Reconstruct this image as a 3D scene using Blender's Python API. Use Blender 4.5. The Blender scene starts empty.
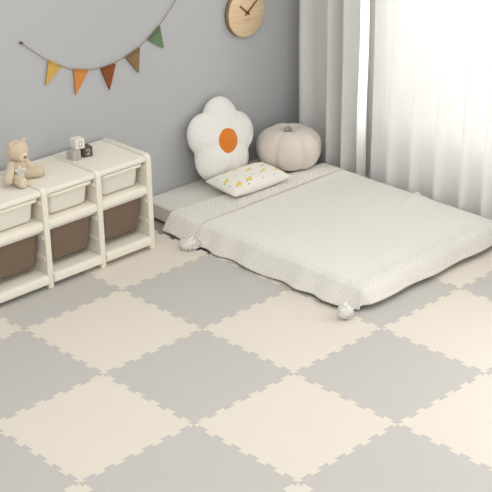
import bpy, bmesh, math, random
from math import sin, cos, pi, radians, sqrt, exp, atan2
from mathutils import Vector, Matrix, noise

random.seed(7)
SC = bpy.context.scene
COL = SC.collection

# ------------------------------------------------------------------ helpers
def lin(c):
    def f(v):
        v /= 255.0
        return v / 12.92 if v <= 0.04045 else ((v + 0.055) / 1.055) ** 2.4
    return (f(c[0]), f(c[1]), f(c[2]), 1.0)

def mat(name, rgb, rough=0.6, spec=0.3, bump=None, sheen=0.0, var=None):
    """procedural principled material; bump=(scale, strength, distance), var=(scale, amount)"""
    m = bpy.data.materials.new(name)
    m.use_nodes = True
    nt = m.node_tree
    b = nt.nodes['Principled BSDF']
    col = lin(rgb)
    b.inputs['Base Color'].default_value = col
    b.inputs['Roughness'].default_value = rough
    b.inputs['Specular IOR Level'].default_value = spec
    if sheen:
        b.inputs['Sheen Weight'].default_value = sheen
        b.inputs['Sheen Roughness'].default_value = 0.6
    tc = nt.nodes.new('ShaderNodeTexCoord')
    if bump:
        n = nt.nodes.new('ShaderNodeTexNoise')
        n.inputs['Scale'].default_value = bump[0]
        n.inputs['Detail'].default_value = 3
        nt.links.new(tc.outputs['Object'], n.inputs['Vector'])
        bp = nt.nodes.new('ShaderNodeBump')
        bp.inputs['Strength'].default_value = bump[1]
        bp.inputs['Distance'].default_value = bump[2]
        nt.links.new(n.outputs['Fac'], bp.inputs['Height'])
        nt.links.new(bp.outputs['Normal'], b.inputs['Normal'])
    if var:
        n2 = nt.nodes.new('ShaderNodeTexNoise')
        n2.inputs['Scale'].default_value = var[0]
        n2.inputs['Detail'].default_value = 4
        nt.links.new(tc.outputs['Object'], n2.inputs['Vector'])
        mx = nt.nodes.new('ShaderNodeMix')
        mx.data_type = 'RGBA'
        a = var[1]
        mx.inputs['A'].default_value = tuple(max(0, x * (1 - a)) for x in col[:3]) + (1,)
        mx.inputs['B'].default_value = tuple(min(1, x * (1 + a)) for x in col[:3]) + (1,)
        nt.links.new(n2.outputs['Fac'], mx.inputs['Factor'])
        nt.links.new(mx.outputs['Result'], b.inputs['Base Color'])
    return m

def tag(o, label=None, cat=None, group=None, kind=None):
    if label: o['label'] = label
    if cat: o['category'] = cat
    if group: o['group'] = group
    if kind: o['kind'] = kind
    return o

def empty(name, loc=(0, 0, 0), rot=(0, 0, 0)):
    o = bpy.data.objects.new(name, None)
    o.empty_display_size = 0.05
    o.location = loc
    o.rotation_euler = rot
    COL.objects.link(o)
    return o

def obj(name, bm, m, parent=None, smooth=True, sub=0, bevel=0, loc=None, rot=None):
    bmesh.ops.recalc_face_normals(bm, faces=bm.faces[:])
    me = bpy.data.meshes.new(name)
    bm.to_mesh(me)
    bm.free()
    for p in me.polygons:
        p.use_smooth = smooth
    me.materials.append(m)
    o = bpy.data.objects.new(name, me)
    COL.objects.link(o)
    if parent: o.parent = parent
    if loc: o.location = loc
    if rot: o.rotation_euler = rot
    if bevel:
        md = o.modifiers.new('bevel', 'BEVEL')
        md.width = bevel
        md.segments = 3
        md.limit_method = 'ANGLE'
        md.angle_limit = radians(40)
        md.harden_normals = True
    if sub:
        md = o.modifiers.new('subdivision', 'SUBSURF')
        md.levels = sub
        md.render_levels = sub
    return o

def BM():
    return bmesh.new()

def add_box(bm, x0, x1, y0, y1, z0, z1):
    vs = [bm.verts.new(p) for p in ((x0, y0, z0), (x1, y0, z0), (x1, y1, z0), (x0, y1, z0),
                                    (x0, y0, z1), (x1, y0, z1), (x1, y1, z1), (x0, y1, z1))]
    for f in ((3, 2, 1, 0), (4, 5, 6, 7), (0, 1, 5, 4), (1, 2, 6, 5), (2, 3, 7, 6), (3, 0, 4, 7)):
        bm.faces.new([vs[i] for i in f])
    return bm

def loft(bm, loops, cap0=True, cap1=True):
    rings = [[bm.verts.new(p) for p in l] for l in loops]
    n = len(rings[0])
    for a, b in zip(rings, rings[1:]):
        for i in range(n):
            j = (i + 1) % n
            bm.faces.new((a[i], a[j], b[j], b[i]))
    if cap0: bm.faces.new(rings[0][::-1])
    if cap1: bm.faces.new(rings[-1])
    return bm

def rrect(x0, x1, y0, y1, r, z, seg=6):
    pts = []
    for cx, cy, a0 in ((x1 - r, y1 - r, 0), (x0 + r, y1 - r, 90), (x0 + r, y0 + r, 180), (x1 - r, y0 + r, 270)):
        for k in range(seg + 1):
            a = radians(a0 + 90 * k / seg)
            pts.append((cx + r * cos(a), cy + r * sin(a), z))
    return pts

def tube(bm, pts, r, n=8, closed=False):
    pts = [Vector(p) for p in pts]
    loops = []
    N = len(pts)
    for i, p in enumerate(pts):
        if closed:
            t = pts[(i + 1) % N] - pts[i - 1]
        else:
            t = pts[min(i + 1, N - 1)] - pts[max(i - 1, 0)]
        t.normalize()
        up = Vector((0, 0, 1)) if abs(t.z) < 0.9 else Vector((1, 0, 0))
        a = t.cross(up).normalized()
        b = t.cross(a)
        rr = r[i] if isinstance(r, (list, tuple)) else r
        loops.append([p + rr * (a * cos(2 * pi * k / n) + b * sin(2 * pi * k / n)) for k in range(n)])
    if closed:
        loops.append(loops[0])
        rings = [[bm.verts.new(q) for q in l] for l in loops[:-1]]
        rings.append(rings[0])
        for A, B in zip(rings, rings[1:]):
            for k in range(n):
                bm.faces.new((A[k], A[(k + 1) % n], B[(k + 1) % n], B[k]))
        return bm
    return loft(bm, loops)

def ellipsoid(bm, c, r, rot=None, u=24, v=16, wob=0.0, seed=0):
    geom = bmesh.ops.create_uvsphere(bm, u_segments=u, v_segments=v, radius=1.0)
    M = Matrix.Translation(c) @ (rot.to_4x4() if rot else Matrix.Identity(4)) @ Matrix.Diagonal((r[0], r[1], r[2], 1))
    for vt in geom['verts']:
        if wob:
            vt.co *= 1 + wob * noise.noise(vt.co * 2.2 + Vector((seed, seed * 2, 0)))
        vt.co = M @ vt.co
    return bm

def prism(bm, poly, axis, a0, a1):
    """polygon in the plane normal to axis ('x','y','z'), extruded from a0 to a1"""
    def P(p, a):
        return {'x': (a, p[0], p[1]), 'y': (p[0], a, p[1]), 'z': (p[0], p[1], a)}[axis]
    A = [bm.verts.new(P(p, a0)) for p in poly]
    B = [bm.verts.new(P(p, a1)) for p in poly]
    n = len(poly)
    bm.faces.new(A[::-1])
    bm.faces.new(B)
    for i in range(n):
        j = (i + 1) % n
        bm.faces.new((A[i], A[j], B[j], B[i]))
    return bm

def sheet(fn, nu, nv, uvfn=None):
    """open grid sheet, fn(u,v) with u,v in 0..1"""
    bm = BM()
    g = [[bm.verts.new(fn(i / nu, j / nv)) for j in range(nv + 1)] for i in range(nu + 1)]
    uv = bm.loops.layers.uv.new('flat') if uvfn else None
    for i in range(nu):
        for j in range(nv):
            f = bm.faces.new((g[i][j], g[i + 1][j], g[i + 1][j + 1], g[i][j + 1]))
            if uv:
                for l, (a, b) in zip(f.loops, ((i, j), (i + 1, j), (i + 1, j + 1), (i, j + 1))):
                    l[uv].uv = uvfn(a / nu, b / nv)
    return bm

# ------------------------------------------------------------------ materials
M_wall = mat('grey_paint', (187, 188, 190), 0.85, 0.15, bump=(260, 0.08, 0.001))
M_wwall = mat('white_paint', (214, 214, 212), 0.85, 0.15, bump=(260, 0.08, 0.001))
M_sub = mat('subfloor_screed', (170, 166, 158), 0.9, 0.1, bump=(60, 0.2, 0.002))
M_cream_mat = mat('cream_foam', (228, 220, 207), 0.62, 0.25, bump=(420, 0.25, 0.0006), var=(5, 0.02))
M_grey_mat = mat('grey_foam', (198, 195, 189), 0.62, 0.25, bump=(420, 0.25, 0.0006), var=(5, 0.02))
M_plastic = mat('ivory_plastic', (235, 230, 217), 0.42, 0.4)
M_bin_cream = mat('cream_bin_plastic', (238, 232, 218), 0.42, 0.4)
for _m in (M_plastic, M_bin_cream):
    _b = _m.node_tree.nodes['Principled BSDF']
    _b.inputs['Subsurface Weight'].default_value = .25
    _b.inputs['Subsurface Radius'].default_value = (1.0, .7, .3)
    _b.inputs['Subsurface Scale'].default_value = .02
M_bin_brown = mat('brown_bin_plastic', (121, 102, 86), 0.45, 0.35)
M_mattress = mat('mattress_cover', (222, 219, 211), 0.9, 0.1, bump=(300, 0.3, 0.001), sheen=0.2)
M_piping = mat('mattress_piping', (214, 208, 194), 0.9, 0.1)
M_plush_white = mat('white_plush', (243, 241, 236), 0.95, 0.05, bump=(150, 1.0, 0.006), sheen=0.35)
M_orange = mat('orange_plush', (222, 128, 44), 0.95, 0.05, bump=(190, 0.7, 0.004), sheen=0.2)
M_pumpkin = mat('pumpkin_fabric', (224, 214, 203), 0.95, 0.05, bump=(220, 0.6, 0.003), sheen=0.3)
M_stem = mat('sage_velvet', (160, 160, 148), 0.9, 0.1, bump=(200, 0.4, 0.002), sheen=0.3)
M_yarn = mat('cream_yarn', (250, 247, 240), 0.95, 0.05, bump=(260, 0.7, 0.003), sheen=0.3)
M_stitch = mat('tan_stitching', (196, 187, 163), 0.95, 0.05)
M_bear = mat('beige_plush', (219, 202, 175), 0.95, 0.05, bump=(260, 0.9, 0.004), sheen=0.35, var=(30, 0.10))
M_bear_light = mat('pale_plush', (228, 212, 188), 0.95, 0.05, bump=(260, 0.8, 0.004), sheen=0.35)
M_nose = mat('taupe_stitching', (150, 126, 108), 0.8, 0.2)
M_eye = mat('dark_brown_bead', (58, 44, 38), 0.25, 0.5)
M_star = mat('star_cloth', (232, 230, 224), 0.9, 0.1)
M_star_line = mat('grey_print', (150, 148, 142), 0.9, 0.1)
M_ribbon = mat('grey_ribbon', (176, 168, 152), 0.8, 0.2)
M_block_white = mat('white_block_paint', (236, 233, 226), 0.5, 0.3, var=(30, 0.03))
M_block_grey = mat('grey_block_paint', (182, 178, 174), 0.6, 0.25, var=(30, 0.04))
M_block_dark = mat('charcoal_block_paint', (88, 87, 85), 0.5, 0.3, var=(30, 0.06))
M_digit_wood = mat('bare_wood_digit', (205, 160, 122), 0.6, 0.2)
M_digit_pale = mat('pale_wood_digit', (214, 184, 160), 0.6, 0.2)
M_digit_faint = mat('faint_tan_digit', (192, 168, 144), 0.6, 0.2)
M_clock_rim = mat('clock_side_wood', (150, 132, 108), 0.6, 0.2, bump=(60, 0.2, 0.001))
M_hand = mat('walnut_hand', (112, 66, 38), 0.5, 0.3)
M_wordmark = mat('engraved_wood', (160, 122, 80), 0.7, 0.1)
M_string = mat('hemp_string', (150, 128, 98), 0.9, 0.05, bump=(400, 0.8, 0.002))
M_nail = mat('dark_metal', (84, 76, 68), 0.4, 0.5)
M_frame = mat('window_frame_white', (232, 232, 230), 0.4, 0.4)

def wood_face():
    m = mat('clock_face_wood', (222, 192, 148), 0.55, 0.25)
    nt = m.node_tree
    tc = nt.nodes.new('ShaderNodeTexCoord')
    mp = nt.nodes.new('ShaderNodeMapping')
    mp.inputs['Scale'].default_value = (8, 6, 60)
    n = nt.nodes.new('ShaderNodeTexNoise')
    n.inputs['Scale'].default_value = 1.2
    n.inputs['Detail'].default_value = 5
    rp = nt.nodes.new('ShaderNodeValToRGB')
    rp.color_ramp.elements[0].position = 0.3
    rp.color_ramp.elements[0].color = lin((222, 194, 154))
    rp.color_ramp.elements[1].position = 0.7
    rp.color_ramp.elements[1].color = lin((234, 210, 174))
    nt.links.new(tc.outputs['Object'], mp.inputs['Vector'])
    nt.links.new(mp.outputs['Vector'], n.inputs['Vector'])
    nt.links.new(n.outputs['Fac'], rp.inputs['Fac'])
    nt.links.new(rp.outputs['Color'], nt.nodes['Principled BSDF'].inputs['Base Color'])
    return m
M_clock = wood_face()

def knit(name, rgb, px, py, strength):
    """woven waffle: bump from the cloth's own flat coordinates in metres"""
    m = mat(name, rgb, 0.95, 0.05, sheen=0.25)
    nt = m.node_tree
    L = nt.links
    uv = nt.nodes.new('ShaderNodeUVMap')
    uv.uv_map = 'flat'
    sp = nt.nodes.new('ShaderNodeSeparateXYZ')
    L.new(uv.outputs['UV'], sp.inputs[0])
    def mth(op, a, b=None):
        n = nt.nodes.new('ShaderNodeMath')
        n.operation = op
        for k, v in enumerate((a, b)):
            if v is None: continue
            if isinstance(v, (int, float)): n.inputs[k].default_value = v
            else: L.new(v, n.inputs[k])
        return n.outputs[0]
    a = mth('SINE', mth('MULTIPLY', sp.outputs[0], 2 * pi / px))
    b = mth('SINE', mth('MULTIPLY', sp.outputs[1], 2 * pi / py))
    h = mth('MULTIPLY', a, b)
    # hollows darker and relief stronger at the border: grazing shade painted into the cloth
    def ramp(v, e0, e1):
        n = nt.nodes.new('ShaderNodeMapRange')
        n.interpolation_type = 'SMOOTHSTEP'
        n.inputs[1].default_value = e0
        n.inputs[2].default_value = e1
        L.new(v, n.inputs[0])
        return n.outputs[0]
    edge = mth('MAXIMUM', mth('MAXIMUM', ramp(sp.outputs[0], 1.86, 1.95), ramp(sp.outputs[1], .76, .68)), ramp(sp.outputs[0], .88, .84))
    h = mth('MULTIPLY', h, mth('ADD', mth('MULTIPLY', edge, 0.72), 0.28))
    tone = mth('ADD', mth('MULTIPLY', h, 0.5), 0.5)
    mx = nt.nodes.new('ShaderNodeMix')
    mx.data_type = 'RGBA'
    c = lin(rgb)
    mx.inputs['A'].default_value = (c[0] * .80, c[1] * .79, c[2] * .76, 1)  # shade in the hollows of the weave, put into the colour
    mx.inputs['B'].default_value = c
    L.new(tone, mx.inputs['Factor'])
    bs = nt.nodes['Principled BSDF']
    L.new(mx.outputs['Result'], bs.inputs['Base Color'])
    bp = nt.nodes.new('ShaderNodeBump')
    bp.inputs['Strength'].default_value = strength
    bp.inputs['Distance'].default_value = 0.003
    L.new(tone, bp.inputs['Height'])
    L.new(bp.outputs['Normal'], bs.inputs['Normal'])
    return m
M_knit = knit('cream_waffle_knit', (247, 244, 237), 0.021, 0.019, 1.0)

def flagmat(name, rgb):
    m = mat(name, rgb, 0.7, 0.15, var=(25, 0.12), bump=(120, 0.25, 0.001))
    return m

def clothmat(name, rgb, trans, see):
    """thin curtain cloth: diffuse + light passing through + the open weave"""
    m = bpy.data.materials.new(name)
    m.use_nodes = True
    nt = m.node_tree
    nt.nodes.clear()
    out = nt.nodes.new('ShaderNodeOutputMaterial')
    d = nt.nodes.new('ShaderNodeBsdfDiffuse')
    t = nt.nodes.new('ShaderNodeBsdfTranslucent')
    tr = nt.nodes.new('ShaderNodeBsdfTransparent')
    c = lin(rgb)
    d.inputs[0].default_value = c
    t.inputs[0].default_value = c
    m1 = nt.nodes.new('ShaderNodeMixShader')
    m2 = nt.nodes.new('ShaderNodeMixShader')
    m1.inputs[0].default_value = trans
    m2.inputs[0].default_value = see
    # fine weave
    tc = nt.nodes.new('ShaderNodeTexCoord')
    w = nt.nodes.new('ShaderNodeTexNoise')
    w.inputs['Scale'].default_value = 300
    bp = nt.nodes.new('ShaderNodeBump')
    bp.inputs['Strength'].default_value = 0.1
    bp.inputs['Distance'].default_value = 0.001
    nt.links.new(tc.outputs['Object'], w.inputs['Vector'])
    nt.links.new(w.outputs['Fac'], bp.inputs['Height'])
    nt.links.new(bp.outputs['Normal'], d.inputs['Normal'])
    nt.links.new(d.outputs[0], m1.inputs[1])
    nt.links.new(t.outputs[0], m1.inputs[2])
    nt.links.new(m1.outputs[0], m2.inputs[1])
    nt.links.new(tr.outputs[0], m2.inputs[2])
    nt.links.new(m2.outputs[0], out.inputs[0])
    return m
M_sheer = clothmat('white_voile', (236, 236, 234), 0.105, 0.018)
M_drape = clothmat('pale_grey_drape_cloth', (234, 234, 231), 0.18, 0.0)

def glassmat():
    m = bpy.data.materials.new('window_glass')
    m.use_nodes = True
    nt = m.node_tree
    nt.nodes.clear()
    out = nt.nodes.new('ShaderNodeOutputMaterial')
    tr = nt.nodes.new('ShaderNodeBsdfTransparent')
    gl = nt.nodes.new('ShaderNodeBsdfGlossy')
    gl.inputs['Roughness'].default_value = 0.02
    mx = nt.nodes.new('ShaderNodeMixShader')
    mx.inputs[0].default_value = 0.06
    nt.links.new(tr.outputs[0], mx.inputs[1])
    nt.links.new(gl.outputs[0], mx.inputs[2])
    nt.links.new(mx.outputs[0], out.inputs[0])
    return m
M_glass = glassmat()

# ------------------------------------------------------------------ setting
XW = -0.66          # face of the grey wall
YW = 2.06           # inner face of the window wall
ZT = 2.6
MT = 0.012          # mat thickness, mats' top is z = 0

o = obj('floor', add_box(BM(), XW - .12, 5.2, -4.6, YW + .15, -0.12, -MT), M_sub, smooth=False)
tag(o, kind='structure')
o = obj('wall_back', add_box(BM(), XW - .12, XW, -2.8, YW + .15, -MT, ZT), M_wall, smooth=False)
tag(o, kind='structure')

WX0, WX1, WZ0, WZ1 = -0.02, 3.5, 0.40, 2.35   # window opening
bm = BM()
add_box(bm, XW, WX0, YW, YW + .15, -MT, ZT)
add_box(bm, WX0, WX1, YW, YW + .15, -MT, WZ0)
add_box(bm, WX0, WX1, YW, YW + .15, WZ1, ZT)
add_box(bm, WX1, 4.2, YW, YW + .15, -MT, ZT)
o = obj('wall_right', bm, M_wwall, smooth=False)
tag(o, kind='structure')
win = empty('window_1', (WX0, YW + .08, WZ0))
tag(win, kind='structure')
bm = BM()
W, H = WX1 - WX0, WZ1 - WZ0
t = .05
add_box(bm, 0, W, -.03, .03, 0, t)
add_box(bm, 0, W, -.03, .03, H - t, H)
add_box(bm, 0, t, -.03, .03, t, H - t)
add_box(bm, W - t, W, -.03, .03, t, H - t)
add_box(bm, W / 2 - t / 2, W / 2 + t / 2, -.03, .03, t, H - t)
obj('window_frame', bm, M_frame, win, smooth=False)
bm = BM()
add_box(bm, t, W / 2 - t / 2, -.003, .003, t, H - t)
obj('pane', bm, M_glass, win, smooth=False)
bm = BM()
add_box(bm, W / 2 + t / 2, W - t, -.003, .003, t, H - t)
obj('pane', bm, M_glass, win, smooth=False)

# ------------------------------------------------------------------ foam mat tiles
TS = 0.6
def edge_offsets():
    d = 0.010
    pts = [(0.0, 0.0)]
    for k in range(6):
        s = .1 * k
        pts += [(s + .029, -d), (s + .021, d), (s + .079, d), (s + .071, -d)]
    return pts            # end corner excluded
EO = edge_offsets()
def tile_poly():
    P = []
    for (tt, oo) in EO: P.append((tt, oo))                       # bottom, left to right; shared with the tile below
    for (tt, oo) in EO: P.append((TS - oo, tt))                  # right
    E2 = [(TS - a, b) for (a, b) in EO[1:]]
    P.append((TS, TS))
    for (tt, oo) in E2: P.append((tt, TS + oo))                  # top
    P.append((0.0, TS))
    for (tt, oo) in E2: P.append((-oo, tt))                      # left
    return P
def tile_bm():
    bm = BM()
    poly = [((x - TS / 2) * .9985, (y - TS / 2) * .9985) for x, y in tile_poly()]
    prism(bm, poly, 'z', -MT + 0.0003, 0)
    return bm
tiles = {
    (-1, -2): 'sliver of cream foam mat tile at the left picture edge below the shelf end',
    (-1, -1): 'grey foam mat tile under the left and middle bays of the toy shelf',
    (-1, 0): 'cream foam mat tile under the right toy shelf bay, reaching to the bed',
    (-1, 1): 'cream_skip',
    (0, -2): 'grey foam mat tile at the left picture edge, below the shelf, nearest corner cut off',
    (0, -1): 'whole cream foam mat tile just in front of the toy shelf',
    (0, 0): 'whole grey foam mat tile touching the long side of the bed, near the first pompom',
    (0, 1): 'cream foam mat tile almost hidden under the long side of the blanket',
    (1, -3): 'grey foam mat tile cut off by the bottom left picture corner',
    (1, -2): 'large cream foam mat tile in the lower left of the floor',
    (1, -1): 'large whole grey foam mat tile at the middle of the floor, left of centre',
    (1, 0): 'cream foam mat tile under the pompom at the bed foot corner',
    (1, 1): 'grey foam mat tile at the foot of the bed, half under the blanket',
    (1, 2): 'cream foam mat tile at the foot of the bed, by the right picture edge',
    (2, -3): 'sliver of cream foam mat tile at the bottom edge, left of centre',
    (2, -2): 'grey foam mat tile along the bottom edge, left of centre',
    (2, -1): 'large cream foam mat tile at the bottom of the picture, right of centre',
    (2, 0): 'large whole grey foam mat tile on the right, below the bed foot pompom',
    (2, 1): 'cream foam mat tile at the right picture edge, in front of the bed foot',
    (2, 2): 'grey foam mat tile cut by the right picture edge near the bed foot',
    (3, -2): 'sliver of cream foam mat tile at the bottom edge, near the middle',
    (3, -1): 'grey foam mat tile in the bottom edge, right of centre',
    (3, 0): 'cream foam mat tile in the bottom right picture corner',
    (3, 1): 'grey foam mat tile just touching the right picture edge at the bottom',
}
protos = {}
for (i, j), lab in tiles.items():
    if lab == 'cream_skip': continue
    cream = (i + j) % 2 != 0
    if cream not in protos:
        o = obj('foam_mat_tile', tile_bm(), M_cream_mat if cream else M_grey_mat, smooth=False)
        protos[cream] = o
    else:
        o = protos[cream].copy()
        COL.objects.link(o)
    o.location = (TS * (i + .5), TS * (j + .5), 0)
    tag(o, lab, 'mat', 'interlocking foam mat tiles on the floor')

# ------------------------------------------------------------------ toy shelf
SHX = -0.645
UPY = [-0.570, -0.236, 0.101, 0.435]     # upright centres
UT = 0.034
TOP = 0.530
def front_x(z):
    return -0.262 - 0.004 * (z / 0.51)
shelf = empty('toy_shelf', (-0.45, -0.085, 0))
tag(shelf, 'ivory plastic three-bay toy storage shelf standing against the grey wall', 'shelf')
SL = Vector((0.45, 0.085, 0))
def sh(bm):
    bmesh.ops.translate(bm, verts=bm.verts[:], vec=SL)
    return bm
for yc in UPY:
    poly = [(SHX, 0), (SHX + .05, 0), (SHX + .07, .022), (-0.335, .022), (-0.318, 0), (front_x(0), 0)]
    zt = 0.538
    fx = front_x(zt)
    poly.append((front_x(zt - .03), zt - .03))
    for k in range(1, 6):
        a = radians(90 * k / 6)
        poly.append((fx - .03 + .03 * cos(a), zt - .03 + .03 * sin(a)))
    poly += [(fx - .03, zt), (SHX + .02, zt), (SHX + .006, zt - .006), (SHX, zt - .02)]
    up = obj('upright', sh(prism(BM(), poly, 'y', yc - UT / 2, yc + UT / 2)), M_plastic, shelf, bevel=.006)
    # rail ledges on the inner faces that carry the bins
    for side in (-1, 1):
        if (yc == UPY[0] and side < 0) or (yc == UPY[-1] and side > 0): continue
        for z in (0.466, 0.281, 0.166):
            y0, y1 = (yc + UT / 2, yc + UT / 2 + .008) if side > 0 else (yc - UT / 2 - .008, yc - UT / 2)
            obj('rail', sh(add_box(BM(), SHX + .02, front_x(z) - .012, y0, y1, z - .011, z + .011)),
                M_plastic, up, bevel=.003)
bays = [(UPY[k] + UT / 2, UPY[k + 1] - UT / 2) for k in range(3)]
for (y0, y1) in bays:
    e = .0005
    # top panel with a rounded front lip
    poly = [(SHX, .503), (-.290, .503), (-.278, .499), (-.272, .503), (-.270, .516), (-.275, .526), (-.285, TOP), (SHX, TOP)]
    obj('top_panel', sh(prism(BM(), poly, 'y', y0 + e, y1 - e)), M_plastic, shelf, bevel=.004)
    poly = [(SHX, .342), (-.33, .342), (-.32, .319), (-.276, .319), (-.268, .325), (-.267, .350), (-.274, .361), (-.286, .365), (SHX, .365)]
    mid = obj('middle_board', sh(prism(BM(), poly, 'y', y0 + e, y1 - e)), M_plastic, shelf, bevel=.004)
    obj('lower_lip', sh(add_box(BM(), -.322, -.288, y0 + .004, y1 - .004, .3045, .3185)), M_plastic, mid, bevel=.003)
    poly = [(SHX, .050), (-.33, .050), (-.315, .028), (-.262, .028), (-.254, .034), (-.254, .066), (-.261, .076), (-.272, .080), (SHX, .080)]
    obj('bottom_board', sh(prism(BM(), poly, 'y', y0 + e, y1 - e)), M_plastic, shelf, bevel=.004)
    obj('back_rail', sh(add_box(BM(), SHX + .002, SHX + .014, y0 + e, y1 - e, .20, .30)), M_plastic, shelf, bevel=.003)

def make_bin(y0, y1, xf, zb, zt, taper, m, rim_h, floor_pad):
    """open tub with a flared rim; origin at its base centre"""
    x0 = SHX + .03
    cx, cy = (x0 + xf) / 2, (y0 + y1) / 2
    hx, hy = (xf - x0) / 2, (y1 - y0) / 2
    root = empty('storage_bin', (cx, cy, zb))
    H = zt - zb
    ov = .019 if m is M_bin_cream else .007                                   # rim overhang
    bx, by = hx - ov, hy - ov
    def R(dx, dy, r, z): return rrect(-dx, dx, -dy, dy, r, z, 7)
    th = .004
    bm = BM()
    loops = [R(bx - taper - .014, by - taper * .55 - .014, .022, 0), R(bx - taper - .006, by - taper * .55 - .006, .030, .004),
             R(bx - taper, by - taper * .55, .036, .018),
             R(bx, by, .034, H - rim_h), R(bx, by, .034, H - .002),
             R(bx - th, by - th, .031, H - .002),
             R(bx - taper - th, by - taper * .55 - th, .030, .018), R(bx - taper - .02, by - taper * .55 - .02, .02, .008)]
    loft(bm, loops)
    obj('tub', bm, m, root)
    bm = BM()
    loops = [R(bx + .0004, by + .0004, .034, H - rim_h), R(hx - .002, hy - .002, .036, H - rim_h), R(hx, hy, .038, H - rim_h + .002),
             R(hx, hy, .038, H - .003), R(hx - .003, hy - .003, .036, H), R(bx - .001, by - .001, .034, H),
             R(bx - .001, by - .001, .034, H - .0018), R(bx + .0004, by + .0004, .034, H - .0018)]
    rings = [[bm.verts.new(p) for p in l] for l in loops]
    rings.append(rings[0])
    n = len(rings[0])
    for a, b in zip(rings, rings[1:]):
        for i in range(n):
            bm.faces.new((a[i], a[(i + 1) % n], b[(i + 1) % n], b[i]))
    obj('rim', bm, m, root, bevel=0)
    return root
names = ['left', 'middle', 'right']
for k, (y0, y1) in enumerate(bays):
    b = make_bin(y0 + .006, y1 - .006, -.277, .372, .496, .010, M_bin_cream, .018, 0)
    tag(b, ['shallow cream bin in the top of the left shelf bay, below the teddy bear',
            'shallow cream bin in the top of the middle shelf bay, below the toy blocks',
            'shallow cream bin in the top of the right shelf bay, nearest the bed'][k], 'bin',
        'shallow cream bins under the shelf top')
    b = make_bin(y0 + .0055, y1 - .0055, -.292, .116, .303, .014, M_bin_brown, .010, 0)
    tag(b, ['deep brown bin low in the left shelf bay, cut by the picture edge',
            'deep brown bin low in the middle shelf bay',
            'deep brown bin low in the right shelf bay, nearest the bed'][k], 'bin',
        'deep brown bins in the lower shelf')

# ------------------------------------------------------------------ toy blocks
def stroke_digit(pts, w, closed=False):
    """flat raised digit in the y-z plane facing +x, pts in (y,z)"""
    bm = BM()
    P = [Vector((0, a, b)) for a, b in pts]
    N = len(P)
    L, R_ = [], []
    for i, p in enumerate(P):
        if closed: d = P[(i + 1) % N] - P[i - 1]
        else: d = P[min(i + 1, N - 1)] - P[max(i - 1, 0)]
        d.normalize()
        nrm = Vector((0, -d.z, d.y))
        L.append(p + nrm * w / 2)
        R_.append(p - nrm * w / 2)
    th = .0011
    rows = []
    for i in range(N):
        rows.append([bm.verts.new(L[i]), bm.verts.new(R_[i]), bm.verts.new(R_[i] + Vector((th, 0, 0))), bm.verts.new(L[i] + Vector((th, 0, 0)))])
    rng = range(N) if closed else range(N - 1)
    for i in rng:
        a, b = rows[i], rows[(i + 1) % N]
        for k in range(4):
            bm.faces.new((a[k], a[(k + 1) % 4], b[(k + 1) % 4], b[k]))
    if not closed:
        bm.faces.new(rows[0])
        bm.faces.new(rows[-1][::-1])
    return bm
zero = [(.0095 * cos(2 * pi * k / 20), .016 * sin(2 * pi * k / 20)) for k in range(20)]
two = [(-.0095 * cos(pi * k / 9) , .006 + .0085 * sin(pi * k / 9)) for k in range(10)] + [(.008, .001), (.002, -.006), (-.0095, -.0135), (-.004, -.0135), (.0105, -.0135)]
one = [(-.005, .008), (.001, .0135), (.001, .004), (.001, -.0135)]
BS = .054
def block(loc, rz, m, digit, closed, dm, dname, lab):
    r = empty('toy_block', loc, (0, 0, rz))
    tag(r, lab, 'toy block', 'number blocks on the shelf top')
    h = BS / 2
    obj('cube_body', add_box(BM(), -h, h, -h, h, 0, BS), m, r, bevel=.003)
    d = obj(dname, stroke_digit(digit, .0045, closed), dm, r, smooth=False, loc=(h - .0003, 0, h))
    return r
block((-.500, .128, TOP), radians(2), M_block_grey, one, False, M_digit_faint, 'number',
      'light grey toy block with a faint number, under the white block')
block((-.508, .212, TOP), radians(-8), M_block_dark, two, False, M_digit_pale, 'number',
      'charcoal toy block with the number 2, right of the grey block')
block((-.512, .166, TOP + BS + .0002), radians(-6), M_block_white, zero, True, M_digit_wood, 'number',
      'white toy block with the number 0 stacked on the other two')

# ------------------------------------------------------------------ teddy bear
bear = empty('teddy_bear', (-.470, -.250, TOP + .001), (0, 0, radians(20)))
bear.scale = (1.07, 1.07, 1.07)
tag(bear, 'beige plush teddy bear sitting on the left end of the toy shelf', 'teddy bear')
def eul(x, y, z):
    from mathutils import Euler
    return Euler((radians(x), radians(y), radians(z))).to_matrix()
def along(p, q):
    d = (Vector(q) - Vector(p)).normalized()
    return Vector((0, 0, 1)).rotation_difference(d).to_matrix()
def limb(name, p, q, r0, r1, m, parent):
    """plump tapered limb from p to q with round ends"""
    bm = BM()
    p, q = Vector(p), Vector(q)
    n = 16
    loops = []
    L = (q - p).length
    d = (q - p) / L
    up = Vector((0, 0, 1)) if abs(d.z) < .9 else Vector((0, 1, 0))
    a = d.cross(up).normalized()
    b = d.cross(a)
    S = 14
    for k in range(S + 1):
        tt = k / S
        # profile: spherical ends
        s = -r0 + tt * (L + r0 + r1)
        if s < 0: r = sqrt(max(0, r0 * r0 - s * s))
        elif s > L: r = sqrt(max(0, r1 * r1 - (s - L) ** 2))
        else: r = r0 + (r1 - r0) * s / L
        r = max(r, .0012)
        c = p + d * s
        loops.append([c + r * (a * cos(2 * pi * i / n) + b * sin(2 * pi * i / n)) for i in range(n)])
    loft(bm, loops)
    return obj(name, bm, m, parent, sub=1)
bm = BM()
ellipsoid(bm, (0, 0, .062), (.047, .052, .062), wob=.05)
for v in bm.verts:
    k = max(0, (v.co.z - .05)) / .08
    v.co.x *= 1 - .35 * k
    v.co.y *= 1 - .35 * k
    v.co.z = max(v.co.z, .001)
torso = obj('torso', bm, M_bear, bear)
bm = BM()
ellipsoid(bm, (0, 0, 0), (.049, .053, .048), wob=.04, seed=3)
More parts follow.
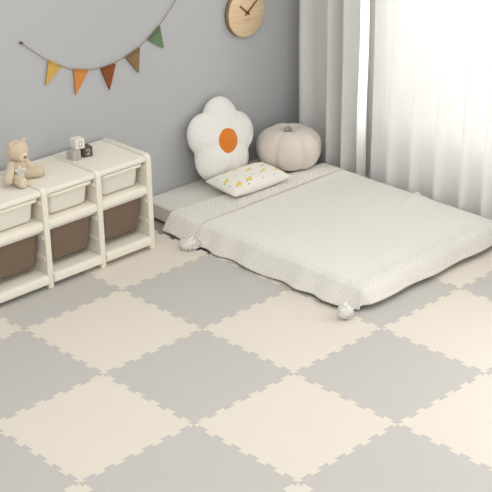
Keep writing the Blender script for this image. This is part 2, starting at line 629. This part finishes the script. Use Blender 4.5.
head = obj('head', bm, M_bear, bear, loc=(.014, -.002, .153), rot=(0, radians(15), radians(-16)))
bm = BM()
ellipsoid(bm, (.036, 0, -.011), (.026, .027, .022))
obj('muzzle', bm, M_bear_light, head)
bm = BM()
ellipsoid(bm, (.0605, 0, -.004), (.006, .0095, .0075))
obj('nose', bm, M_nose, head)
for s in (-1, 1):
    bm = BM()
    ellipsoid(bm, (.0405, s * .018, .0105), (.0035, .0035, .0038), u=12, v=8)
    obj('eye', bm, M_eye, head)
    bm = BM()
    ellipsoid(bm, (-.004, s * .036, .038), (.009, .017, .0165), rot=eul(s * -25, 0, 0))
    obj('ear', bm, M_bear, head)
limb('arm', (.004, -.038, .096), (.022, -.098, .040), .019, .022, M_bear, bear)
limb('arm', (.006, .040, .098), (.040, .070, .040), .019, .022, M_bear, bear)
limb('leg', (.014, -.034, .031), (.070, -.066, .029), .029, .028, M_bear, bear)
limb('leg', (.014, .036, .031), (.066, .082, .029), .029, .028, M_bear, bear)
# foot pads
for (p, q) in (((.014, -.034, .031), (.070, -.066, .029)), ((.014, .036, .031), (.066, .082, .029))):
    p, q = Vector(p), Vector(q)
    d = (q - p).normalized()
    bm = BM()
    ellipsoid(bm, q + d * .0235, (.020, .021, .0058), rot=along((0, 0, 0), d))
    obj('foot_pad', bm, M_bear_light, bear)
# neck cord
bm = BM()
tube(bm, [(.006 + .030 * cos(2 * pi * k / 24), .030 * sin(2 * pi * k / 24), .1155 - .004 * cos(2 * pi * k / 24)) for k in range(24)], .0035, 6, closed=True)
obj('neck_cord', bm, M_ribbon, bear)
# chevron star pinned to the chest
poly = []
for k in range(10):
    a = radians(90 + 36 * k)
    r = .030 if k % 2 == 0 else .0155
    poly.append((r * cos(a), r * sin(a)))
star = obj('star', prism(BM(), poly, 'x', 0, .008), M_star, bear, bevel=.0025, loc=(.046, -.038, .068), rot=(0, radians(-12), radians(-40)))
bm = BM()
for zc in (-.009, .000, .009):
    w = .019 if zc < .008 else .010
    n = 4 if w > .015 else 2
    pts = [(-w + 2 * w * k / (2 * n), zc + (.0018 if k % 2 else -.0018)) for k in range(2 * n + 1)]
    b2 = stroke_digit(pts, .0028)
    me = bpy.data.meshes.new('tmp'); b2.to_mesh(me); b2.free()
    bm.from_mesh(me); bpy.data.meshes.remove(me)
obj('chevron_print', bm, M_star_line, star, smooth=False, loc=(.0077, 0, 0))

# ------------------------------------------------------------------ mattress
MX0, MX1, MY0, MY1, MH = XW + .004, 0.965, 0.705, 1.80, 0.098
mattress = empty('mattress', ((MX0 + MX1) / 2, (MY0 + MY1) / 2, 0))
tag(mattress, 'thin off-white floor mattress with its head against the grey wall', 'mattress')
hx, hy = (MX1 - MX0) / 2, (MY1 - MY0) / 2
def MR(dx, z): return rrect(-hx + dx, hx - dx, -hy + dx, hy - dx, .03, z, 5)
bm = BM()
loft(bm, [MR(.012, 0.0005), MR(.003, .008), MR(0, .022), MR(0, MH - .022), MR(.003, MH - .008), MR(.010, MH - .002), MR(.03, MH)])
obj('mattress_body', bm, M_mattress, mattress)
for z in (.014, MH - .010):
    bm = BM()
    tube(bm, [(p[0], p[1], p[2]) for p in rrect(-hx - .0005, hx + .0005, -hy - .0005, hy + .0005, .03, z, 5)], .0035, 6, closed=True)
    obj('piping', bm, M_piping, mattress)

# ------------------------------------------------------------------ blanket
BZ = MH + 0.004
def smax(a, b, k=.012):
    h = max(k - abs(a - b), 0) / k
    return max(a, b) + h * h * k * .25
SEAM = -0.140
def blanket_pt(a, b):
    """a along the bed from the head fold, b across it: flat cloth position in metres"""
    # head edge is slanted: from x=-.385 at the front to -.29 at the curtain
    x, y = a, b
    top_f, top_b, top_e = MY0 + .004, MY1 - .004, MX1 - .004
    oF = max(0, top_f - y)
    oB = max(0, y - top_b)
    oE = max(0, x - top_e)
    def drape(o, spread, r=.045):
        # rounded roll-over, then a slope down to the floor
        if o <= 0: return 0, 0
        ang_end = radians(spread)
        arc = r * ang_end
        if o < arc:
            t_ = o / r
            return r * sin(t_), r * (1 - cos(t_))
        e = o - arc
        return r * sin(ang_end) + e * cos(ang_end), r * (1 - cos(ang_end)) + e * sin(ang_end)
    n1 = noise.noise(Vector((x * 5.1, y * 1.3, .3)))
    hF, dF = drape(oF, 52 + 9 * n1 - 7 * x)
    hB, dB = drape(oB, 74)
    hE, dE = drape(oE, 58 + 7 * noise.noise(Vector((1.7, y * 4.2, 2))), .06)
    hF, hE = hF * (1 - .30 * min(1, oE / .10)), hE * (1 - .30 * min(1, oF / .10))
    if oF > 0: y = top_f - hF
    if oB > 0: y = top_b + hB
    if oE > 0: x = top_e + hE
    d = smax(smax(dF, dE), dB) if (dF or dE or dB) else 0
    z = BZ - d
    # gentle creases of the cloth
    w = .0022 * noise.noise(Vector((x * 6, y * 6, 1.1))) + .0012 * noise.noise(Vector((x * 15, y * 13, 4.7)))
    z += w + .002
    # lying over the turned-back band: one cloth thickness higher right of the seam
    sx = SEAM + .004 * noise.noise(Vector((b * 6, 0, 9)))
    st = 1 / (1 + exp(-max(-40, min(40, (a - sx) / .0012))))
    z += .003 + .004 * (1 - st) - .0085 * exp(-((a - sx - .003) / .0026) ** 2)
    if oF > 0:
        y -= .008 * (1 - st) * min(1, oF / .05)
        y += .010 * exp(-((a - sx - .004) / .0045) ** 2) * min(1, oF / .04)
        y -= .010 * sin(a * 23 + 1.2 * sin(a * 9)) * min(1, oF / .09)
    if oE > 0:
        x += .006 * sin(b * 17) * min(1, oE / .09)
    # pinched ripple near the curtain side
    rp = exp(-((a - .43 + .25 * (b - 1.8)) / .014) ** 2) * max(0, min(1, (b - 1.52) / .26))
    rp2 = exp(-((a - .475 + .2 * (b - 1.8)) / .022) ** 2) * max(0, min(1, (b - 1.60) / .2))
    z += .020 * rp + .007 * rp2
    z = max(z, .004 + .002 * noise.noise(Vector((a * 30, b * 30, 0))))
    return (x, y, z)
A0f, A1 = -0.385, 1.080
B0, B1 = 0.566, 1.862
def bl_ab(u, v):
    b = B0 + (B1 - B0) * v
    head = A0f + .095 * max(0, (b - .70)) / 1.12 + .006 * sin(b * 8)
    # refine around the seam
    a = head + (A1 - head) * u
    return a, b
def grid_u(n):
    us = [i / n for i in range(n + 1)]
    extra = []
    u0 = (SEAM + .385) / (A1 + .385)
    for k in range(-20, 26): extra.append(u0 + .0008 * k)
    return sorted(set(us + extra))
US = grid_u(190)
NV = 150
bm = BM()
uvl = bm.loops.layers.uv.new('flat')
G = []
for u in US:
    G.append([])
    for j in range(NV + 1):
        a, b = bl_ab(u, j / NV)
        vt = bm.verts.new(blanket_pt(a, b))
        G[-1].append((vt, a, b))
for i in range(len(US) - 1):
    for j in range(NV):
        q = (G[i][j], G[i + 1][j], G[i + 1][j + 1], G[i][j + 1])
        f = bm.faces.new([k[0] for k in q])
        for l, k in zip(f.loops, q): l[uvl].uv = (k[1] + 1, k[2])
blanket = obj('blanket', bm, M_knit)
sd = blanket.modifiers.new('thickness', 'SOLIDIFY')
sd.thickness = .005
sd.offset = 0
tag(blanket, 'cream waffle-knit blanket with pompom corners spread over the floor mattress', 'blanket')

bm = BM()
pts = []
for k in range(0, 131):
    b = B0 + .004 + (B1 - .03 - B0) * k / 130
    sx = SEAM + .004 * noise.noise(Vector((b * 6, 0, 9)))
    q = blanket_pt(sx - .004, b)
    pts.append((q[0] + .004, q[1], q[2] + .0022))
tube(bm, pts, [.0013 + .0008 * (k % 2) for k in range(131)], 6)
obj('hem_stitching', bm, M_stitch, blanket)

def pompom(loc, r, flat, seed):
    random.seed(seed)
    bm = BM()
    ellipsoid(bm, (0, 0, 0), (r * .88, r * .88, r * .88 * flat), wob=.12, seed=seed)
    for k in range(420):                     # yarn ends
        z = random.uniform(-1, 1)
        a = random.uniform(0, 2 * pi)
        q = sqrt(1 - z * z)
        d = Vector((q * cos(a), q * sin(a), z * flat))
        l = r * random.uniform(.92, 1.08)
        s = Vector((random.uniform(-1, 1), random.uniform(-1, 1), random.uniform(-1, 1))) * r * .12
        p0, p1 = d * r * .6, d * l + s
        if p1.z < -r * flat: p1.z = -r * flat
        ax = (p1 - p0).normalized()
        sd_ = ax.cross(Vector((.3, .5, .81))).normalized()
        tt = ax.cross(sd_)
        w0 = r * .085
        base = [bm.verts.new(p0 + w0 * (sd_ * cos(c) + tt * sin(c))) for c in (0, 2.094, 4.189)]
        tip = [bm.verts.new(p1 + w0 * .8 * (sd_ * cos(c) + tt * sin(c))) for c in (0, 2.094, 4.189)]
        for c in range(3):
            bm.faces.new((base[c], base[(c + 1) % 3], tip[(c + 1) % 3], tip[c]))
        bm.faces.new(tip)
    return obj('pompom', bm, M_yarn, blanket, smooth=True, loc=loc)
p1 = pompom((-.128, .577, .026), .054, .48, 3)
bm = BM()
tube(bm, [(-.165, .640, .030), (-.158, .622, .036), (-.140, .598, .038)], [.007, .011, .013], 8)
obj('yarn_tie', bm, M_yarn, blanket)
p2 = pompom((1.008, .555, .034), .039, .85, 5)
bm = BM()
tube(bm, [(.965, .605, .040), (.980, .585, .045), (.998, .567, .042)], [.014, .012, .010], 8)
obj('yarn_tie', bm, M_yarn, blanket)

# ------------------------------------------------------------------ flower cushion
def flowerR(th, c, r):
    best = 0
    for k in range(5):
        a = radians(152 - 72 * k)
        dx, dy = c * cos(a), c * sin(a)
        # ray-circle
        bq = dx * cos(th) + dy * sin(th)
        disc = bq * bq - (c * c - r * r)
        if disc >= 0:
            best = max(best, bq + sqrt(disc))
    return best
def flower_bm():
    bm = BM()
    NT, NR = 160, 22
    c, r = .131, .123
    RR = [flowerR(2 * pi * i / NT, c, r) for i in range(NT)]
    for _ in range(3): RR = [(RR[i - 1] + 2 * RR[i] + RR[(i + 1) % NT]) / 4 for i in range(NT)]
    def H(x, y, rho):
        e = sqrt(max(0, 1 - rho ** 3.2))
        # petal humps
        hump = 0
        for k in range(5):
            a = radians(152 - 72 * k)
            d2 = (x - c * cos(a)) ** 2 + (y - c * sin(a)) ** 2
            hump = max(hump, sqrt(max(0, 1 - d2 / (r * 1.12) ** 2)))
        cen = exp(-((x * x + y * y) / (.085 ** 2)))
        return .066 * e * (.72 + .28 * max(hump, .9 * cen))
    for side in (1, -1):
        ctr = bm.verts.new((0, 0, side * H(0, 0, 0)))
        prev = None
        for j in range(1, NR + 1):
            rho = sin(pi / 2 * j / NR)
            ring = []
            for i in range(NT):
                th = 2 * pi * i / NT
                x, y = RR[i] * rho * cos(th), RR[i] * rho * sin(th)
                h = H(x, y, rho) if j < NR else 0
                h *= 1 + .06 * noise.noise(Vector((x * 22, y * 22, side)))
                ring.append(bm.verts.new((x, y, side * h)))
            if prev is None:
                for i in range(NT): bm.faces.new((ctr, ring[i], ring[(i + 1) % NT]))
            else:
                for i in range(NT): bm.faces.new((prev[i], ring[i], ring[(i + 1) % NT], prev[(i + 1) % NT]))
            prev = ring
    bmesh.ops.remove_doubles(bm, verts=bm.verts[:], dist=1e-5)
    return bm
# local: x = to the right of the flower (world +y), y = up the flower, z = its facing (world +x)
tilt = radians(14)
flower = empty('flower_cushion', (-.566, 1.213, .334))
flower.matrix_world = Matrix.Translation((-.560, 1.224, .336)) @ Matrix.Rotation(-tilt, 4, 'Y') @ Matrix(((0, 0, 1, 0), (1, 0, 0, 0), (0, 1, 0, 0), (0, 0, 0, 1)))
tag(flower, 'white plush five-petal flower cushion with orange centre leaning on the wall', 'cushion')
body = obj('flower_body', flower_bm(), M_plush_white, flower, sub=0)
bm = BM()
ellipsoid(bm, (.0, 0, .052), (.079, .079, .026), wob=.03)
obj('flower_centre', bm, M_orange, flower)

# ------------------------------------------------------------------ small printed pillow
def printed_cloth():
    m = mat('white_cotton_duck_print', (240, 237, 228), 0.9, 0.1, bump=(250, .25, .001), sheen=.15)
    nt = m.node_tree
    L = nt.links
    uv = nt.nodes.new('ShaderNodeUVMap')
    uv.uv_map = 'flat'
    cur = None
    def blob(cx, cy, rx, ry, rgb, prev):
        mp = nt.nodes.new('ShaderNodeMapping')
        mp.vector_type = 'TEXTURE'
        mp.inputs['Location'].default_value = (cx, cy, 0)
        mp.inputs['Scale'].default_value = (rx, ry, 1)
        L.new(uv.outputs['UV'], mp.inputs['Vector'])
        ln = nt.nodes.new('ShaderNodeVectorMath')
        ln.operation = 'LENGTH'
        L.new(mp.outputs['Vector'], ln.inputs[0])
        lt = nt.nodes.new('ShaderNodeMath')
        lt.operation = 'LESS_THAN'
        lt.inputs[1].default_value = 1
        L.new(ln.outputs['Value'], lt.inputs[0])
        mx = nt.nodes.new('ShaderNodeMix')
        mx.data_type = 'RGBA'
        L.new(lt.outputs[0], mx.inputs['Factor'])
        if prev is None: mx.inputs['A'].default_value = lin((240, 237, 228))
        else: L.new(prev, mx.inputs['A'])
        mx.inputs['B'].default_value = lin(rgb)
        return mx.outputs['Result']
    Y, Yp, D, Gy = (238, 214, 112), (242, 226, 150), (92, 82, 66), (150, 146, 134)
    # u runs across (world +y), v runs from the front edge to the back
    for (u, v) in ((.10, .50), (.17, .20), (.40, .78), (.52, .56), (.66, .34), (.80, .62), (.86, .84), (.36, .22), (.90, .30), (.62, .90), (.26, .86)):
        big = random.uniform(.9, 1.2)
        cur = blob(u, v, .042 * big, .050 * big, Y if random.random() < .7 else Yp, cur)
        cur = blob(u + .030, v + .040, .022, .030, Y, cur)
        cur = blob(u + .036, v + .050, .007, .011, D, cur)
        cur = blob(u - .052, v - .03, .009, .014, D, cur)
    for (u, v) in ((.06, .30), (.06, .72), (.28, .52), (.47, .33), (.70, .76), (.55, .12), (.92, .55), (.75, .12), (.30, .10)):
        cur = blob(u, v, .010, .014, Gy if random.random() < .4 else D, cur)
    L.new(cur, nt.nodes['Principled BSDF'].inputs['Base Color'])
    return m
random.seed(11)
M_print = printed_cloth()
def pillow_bm(w, d, h, seed):
    """soft rectangular pillow with four drawn-out corners; x depth, y width"""
    bm = BM()
    uvl = bm.loops.layers.uv.new('flat')
    N = 30
    for side in (1, -1):
        g = []
        for i in range(N + 1):
            g.append([])
            for j in range(N + 1):
                u, v = i / N * 2 - 1, j / N * 2 - 1
                u2, v2 = sin(u * pi / 2), sin(v * pi / 2)
                pin = 1 - .035 * (1 - u2 * u2) * abs(v2) ** 3
                pin2 = 1 - .035 * (1 - v2 * v2) * abs(u2) ** 3
                hz = h * (max(0, 1 - abs(u2) ** 2.6) * max(0, 1 - abs(v2) ** 2.6)) ** .5
                hz *= 1 + .08 * noise.noise(Vector((u * 2.3, v * 2.3, seed + side)))
                g[-1].append((bm.verts.new((d / 2 * u2 * pin2, w / 2 * v2 * pin, side * hz)), (v2 + 1) / 2, (1 - u2) / 2))
        for i in range(N):
            for j in range(N):
                q = (g[i][j], g[i + 1][j], g[i + 1][j + 1], g[i][j + 1])
                f = bm.faces.new([k[0] for k in q])
                for l, k in zip(f.loops, q): l[uvl].uv = (k[1], k[2])
    bmesh.ops.remove_doubles(bm, verts=bm.verts[:], dist=1e-5)
    return bm
pil = obj('small_pillow', pillow_bm(.44, .25, .050, 2), M_print)
pil.location = (-.338, 1.228, .157)
pil.rotation_euler = (0, radians(4), radians(-2))
tag(pil, 'small white pillow with yellow duck print lying in front of the flower cushion', 'pillow')

# ------------------------------------------------------------------ pumpkin cushion
pump = empty('pumpkin_cushion', (-.428, 1.650, .1185))
tag(pump, 'beige pumpkin-shaped cushion with sage stem on the bed by the curtain', 'cushion')
bm = BM()
NT, NP = 128, 40
Rr, Hh = .195, .131
lobes = 7
loops = []
for j in range(NP + 1):
    ph = -pi / 2 + pi * j / NP
    ring = []
    for i in range(NT):
        th = 2 * pi * i / NT
        cr = abs(sin(lobes * (th + .35) / 2))
        crease = 1 - .060 * (1 - cr) ** 3.0 - .03 * (1 - cr)
        cp = max(cos(ph), 0)
        rr = Rr * (cp ** .72) * crease
        zz = Hh * (abs(sin(ph)) ** .85) * (1 if ph > 0 else -1)
        # dimple at the top, settled flat underneath
        dz = -.034 * exp(-(rr / .050) ** 2) if ph > 0 else 0
        zz = zz * (1 - .03 * (1 - cr)) + dz
        if zz < -.088: zz = -.088 - .12 * (abs(zz) - .088)
        rr *= 1 + .02 * noise.noise(Vector((cos(th) * 2, sin(th) * 2, ph * 2)))
        ring.append((max(rr, .001) * cos(th), max(rr, .001) * sin(th), zz))
    loops.append(ring)
zmin = min(p[2] for l in loops for p in l)
loops = [[(p[0], p[1], p[2] - zmin + .001) for p in l] for l in loops]
loft(bm, loops)
obj('pumpkin_body', bm, M_pumpkin, pump)
ztop = Hh - .034 - zmin
bm = BM()
tube(bm, [(-.012, .026, ztop + .004), (-.010, .018, ztop + .012), (-.004, .0, ztop + .022), (.004, -.020, ztop + .028), (.010, -.038, ztop + .026), (.012, -.046, ztop + .022)],
     [.006, .016, .018, .017, .015, .006], 14)
obj('stem', bm, M_stem, pump, sub=1)

# ------------------------------------------------------------------ clock
CY, CZ, CR = 1.507, 1.022, 0.144
clock = empty('wall_clock', (XW + .001, CY, CZ))
tag(clock, 'round pale wooden wall clock with brown hands on the grey wall', 'clock')
def disc(bm, r, x0, x1, n=96, bev=.002):
    loops = []
    for (x, rr) in ((x0, r), (x1 - bev, r), (x1, r - bev)):
        loops.append([(x, rr * cos(2 * pi * k / n), rr * sin(2 * pi * k / n)) for k in range(n)])
    return loft(bm, loops)
obj('clock_case', disc(BM(), CR, 0, .030), M_clock_rim, clock, bevel=0)
obj('clock_face', disc(BM(), CR - .0015, .0301, .0345), M_clock, clock)
def hand(name, ang, l, tail, w, x):
    bm = BM()
    a = radians(ang)
    d = Vector((0, cos(a), sin(a)))
    n = Vector((0, -sin(a), cos(a)))
    q = [d * -tail - n * w / 2, d * l - n * w * .42, d * l + n * w * .42, d * -tail + n * w / 2]
    A = [bm.verts.new(p + Vector((x, 0, 0))) for p in q]
    B = [bm.verts.new(p + Vector((x + .0025, 0, 0))) for p in q]
    bm.faces.new(A[::-1]); bm.faces.new(B)
    for i in range(4): bm.faces.new((A[i], A[(i + 1) % 4], B[(i + 1) % 4], B[i]))
    return obj(name, bm, M_hand, clock, smooth=False)
hand('hour_hand', 141, .074, .022, .010, .0365)
hand('minute_hand', 38, .118, .022, .008, .0395)
bm = BM()
loft(bm, [[(x, .0075 * cos(2 * pi * k / 20), .0075 * sin(2 * pi * k / 20)) for k in range(20)] for x in (.0345, .0440)])
obj('pivot', bm, M_hand, clock, smooth=False)
bm = BM()
y = -.030
for w in (.004, .005, .003, .005, .004, .003, .005, .004, .004, .005):
    add_box(bm, .0343, .0348, y, y + w, -.0440, -.0405)
    y += w + .0022
obj('wordmark', bm, M_wordmark, clock, smooth=False)

# ------------------------------------------------------------------ bunting
garland = empty('bunting_garland', (XW, .45, 1.0))
tag(garland, 'string of five coloured triangle pennants hanging on the grey wall', 'bunting')
def gl(y, z, x=.006): return (x, y - .45, z - 1.0)
key = [(-.039, 1.157), (.113, 1.036), (.199, .988), (.272, .952), (.372, .929), (.452, .922), (.554, .931), (.622, .948), (.724, .982), (.780, 1.012), (.870, 1.073), (.992, 1.186), (1.095, 1.29)]
def cat(P, n=6):
    out = []
    for i in range(len(P) - 1):
        p0, p1, p2, p3 = P[max(i - 1, 0)], P[i], P[i + 1], P[min(i + 2, len(P) - 1)]
        for k in range(n):
            t_ = k / n
            out.append(tuple(.5 * ((2 * p1[c]) + (-p0[c] + p2[c]) * t_ + (2 * p0[c] - 5 * p1[c] + 4 * p2[c] - p3[c]) * t_ ** 2 + (-p0[c] + 3 * p1[c] - 3 * p2[c] + p3[c]) * t_ ** 3) for c in (0, 1)))
    out.append(P[-1])
    return out
bm = BM()
tube(bm, [gl(a, b, .0125) for a, b in cat(key)], .0020, 6)
obj('string', bm, M_string, garland)
for (a, b) in (key[0], key[-1]):
    bm = BM()
    tube(bm, [gl(a, b, 0.0005), gl(a, b, .016)], .004, 10)
    loft(bm, [[Vector(gl(a, b, x)) + Vector((0, .0075 * cos(2 * pi * k / 14), .0075 * sin(2 * pi * k / 14))) for k in range(14)] for x in (.016, .019)])
    obj('nail', bm, M_nail, garland)
flags = [((.123, 1.036), (.201, .987), (.092, .904), (206, 168, 88), 'mustard yellow pennant, first from the left'),
         ((.276, .955), (.372, .928), (.278, .812), (208, 138, 74), 'orange pennant, second from the left'),
         ((.452, .916), (.554, .921), (.504, .787), (138, 80, 48), 'rust brown pennant in the middle'),
         ((.624, .939), (.724, .973), (.709, .836), (142, 114, 82), 'tan pennant, fourth from the left'),
         ((.782, 1.005), (.871, 1.065), (.893, .936), (104, 130, 98), 'sage green pennant, last on the right')]
for (p, q, r, rgb, lab) in flags:
    m = flagmat(lab.split(' pennant')[0].replace(' ', '_') + '_felt', rgb)
    m2 = flagmat(lab.split(' pennant')[0].replace(' ', '_') + '_hem', tuple(int(c * .94) for c in rgb))
    P = [Vector(gl(*k)) for k in (p, q, r)]
    bm = BM()
    A = [bm.verts.new(Vector((.004, v.y, v.z))) for v in P]
    B = [bm.verts.new(Vector((.013, v.y, v.z))) for v in P]
    bm.faces.new(A[::-1]); bm.faces.new(B)
    for i in range(3): bm.faces.new((A[i], A[(i + 1) % 3], B[(i + 1) % 3], B[i]))
    f = obj('pennant', bm, m, garland, bevel=.0012)
    f['label'] = lab
    # folded hem along the string
    e = (P[1] - P[0]).normalized()
    dn = ((P[2] - P[0]) - e * (P[2] - P[0]).dot(e)).normalized()
    c1, c2 = P[0] + e * .006 + dn * .004, P[1] - e * .006 + dn * .004
    q4 = [c1, c2, c2 + dn * .010 - e * .005, c1 + dn * .010 + e * .005]
    bm = BM()
    A = [bm.verts.new(Vector((.0128, v.y, v.z))) for v in q4]
    B = [bm.verts.new(Vector((.0165, v.y, v.z))) for v in q4]
    bm.faces.new(A[::-1]); bm.faces.new(B)
    for i in range(4): bm.faces.new((A[i], A[(i + 1) % 4], B[(i + 1) % 4], B[i]))
    obj('hem', bm, m2, f, bevel=.001)

# ------------------------------------------------------------------ curtains
def curtain(name, x0, x1, folds, amp, yc, m, flare, n_v=24, top=2.5, bot=0.02, seed=1):
    """hanging pleated cloth; folds is a list of x positions of the crests"""
    nu = int((x1 - x0) / .006)
    def fn(u, v):
        x = x0 + (x1 - x0) * u
        z = bot + (top - bot) * v
        # phase from the crest list
        k = 0
        while k < len(folds) - 2 and x > folds[k + 1]: k += 1
        ph = (x - folds[k]) / (folds[k + 1] - folds[k])
        c = cos(2 * pi * ph)
        c = math.copysign(abs(c) ** .75, c)
        am = amp * (1 + .35 * noise.noise(Vector((x * 3, seed, 0)))) * (1 + .15 * (1 - v))
        y = yc - am * c + .008 * noise.noise(Vector((x * 9, z * .9, seed)))
        x2 = x + .010 * noise.noise(Vector((x * 4, z * 1.4, seed + 5))) + flare * (1 - v) ** 2 * (u - .5)
        return (max(x2, XW + .004), y, z)
    bm = sheet(fn, nu, n_v)
    return obj(name, bm, m)
def crests(x0, x1, wmin, wmax, seed):
    r = random.Random(seed)
    L = [x0]
    while L[-1] < x1: L.append(L[-1] + r.uniform(wmin, wmax))
    return L
c = curtain('curtain', -.655, -.088, [-.76, -.53, -.31, -.19, -.07], .068, 1.925, M_drape, .0)
tag(c, 'pale grey pleated curtain bunched in the corner behind the pumpkin cushion', 'curtain')
c = curtain('curtain', .004, 2.1, [-.04, .17, .33, .50, .68, .83, 1.0] + crests(1.17, 2.25, .14, .2, 4), .040, 1.910, M_sheer, .0, seed=3)
tag(c, 'bright white sheer curtain hanging in front of the window along the bed', 'curtain')
# ------------------------------------------------------------------ light
w = bpy.data.worlds.new('World')
SC.world = w
w.use_nodes = True
bg = w.node_tree.nodes['Background']
bg.inputs[0].default_value = (1.0, 0.985, 0.965, 1)
bg.inputs[1].default_value = 0.68

def area(name, loc, target, sx, sy, energy, col=(1, 1, 1)):
    l = bpy.data.lights.new(name, 'AREA')
    l.shape = 'RECTANGLE'
    l.size, l.size_y = sx, sy
    l.energy = energy
    l.color = col
    o = bpy.data.objects.new(name, l)
    COL.objects.link(o)
    o.location = loc
    d = Vector(target) - Vector(loc)
    o.rotation_euler = d.to_track_quat('-Z', 'Y').to_euler()
    return o
area('daylight_window', ((WX0 + WX1) / 2, YW + .45, 1.5), ((WX0 + WX1) / 2, 0, 1.3), 3.6, 2.0, 150, (1, .985, .96))
area('fill_light', (1.6, -.9, 2.9), (.2, .0, 0), 1.0, 1.0, 16, (1, .97, .93))  # added overhead fill light, not a fitting of the room

# ------------------------------------------------------------------ camera
cam = bpy.data.cameras.new('camera')
cam.sensor_fit = 'HORIZONTAL'
cam.sensor_width = 36
cam.lens = 36 * 1358.1686 / 492
cam.clip_start = .1
cam.clip_end = 100
co = bpy.data.objects.new('camera', cam)
COL.objects.link(co)
pitch, yaw, roll = .4256568, 2.3737603, .0120773
fw = Vector((cos(yaw) * cos(pitch), sin(yaw) * cos(pitch), -sin(pitch)))
r0 = Vector((sin(yaw), -cos(yaw), 0))
u0 = r0.cross(fw)
r1 = cos(roll) * r0 - sin(roll) * u0
u1 = sin(roll) * r0 + cos(roll) * u0
mw = Matrix(((r1.x, u1.x, -fw.x, 4.848893), (r1.y, u1.y, -fw.y, -3.808072), (r1.z, u1.z, -fw.z, 3.014084), (0, 0, 0, 1)))
co.matrix_world = mw
SC.camera = co

SC.view_settings.view_transform = 'Standard'
SC.view_settings.look = 'None'
SC.view_settings.gamma = 1
SC.view_settings.exposure = 0.31
SC.view_settings.use_curve_mapping = False
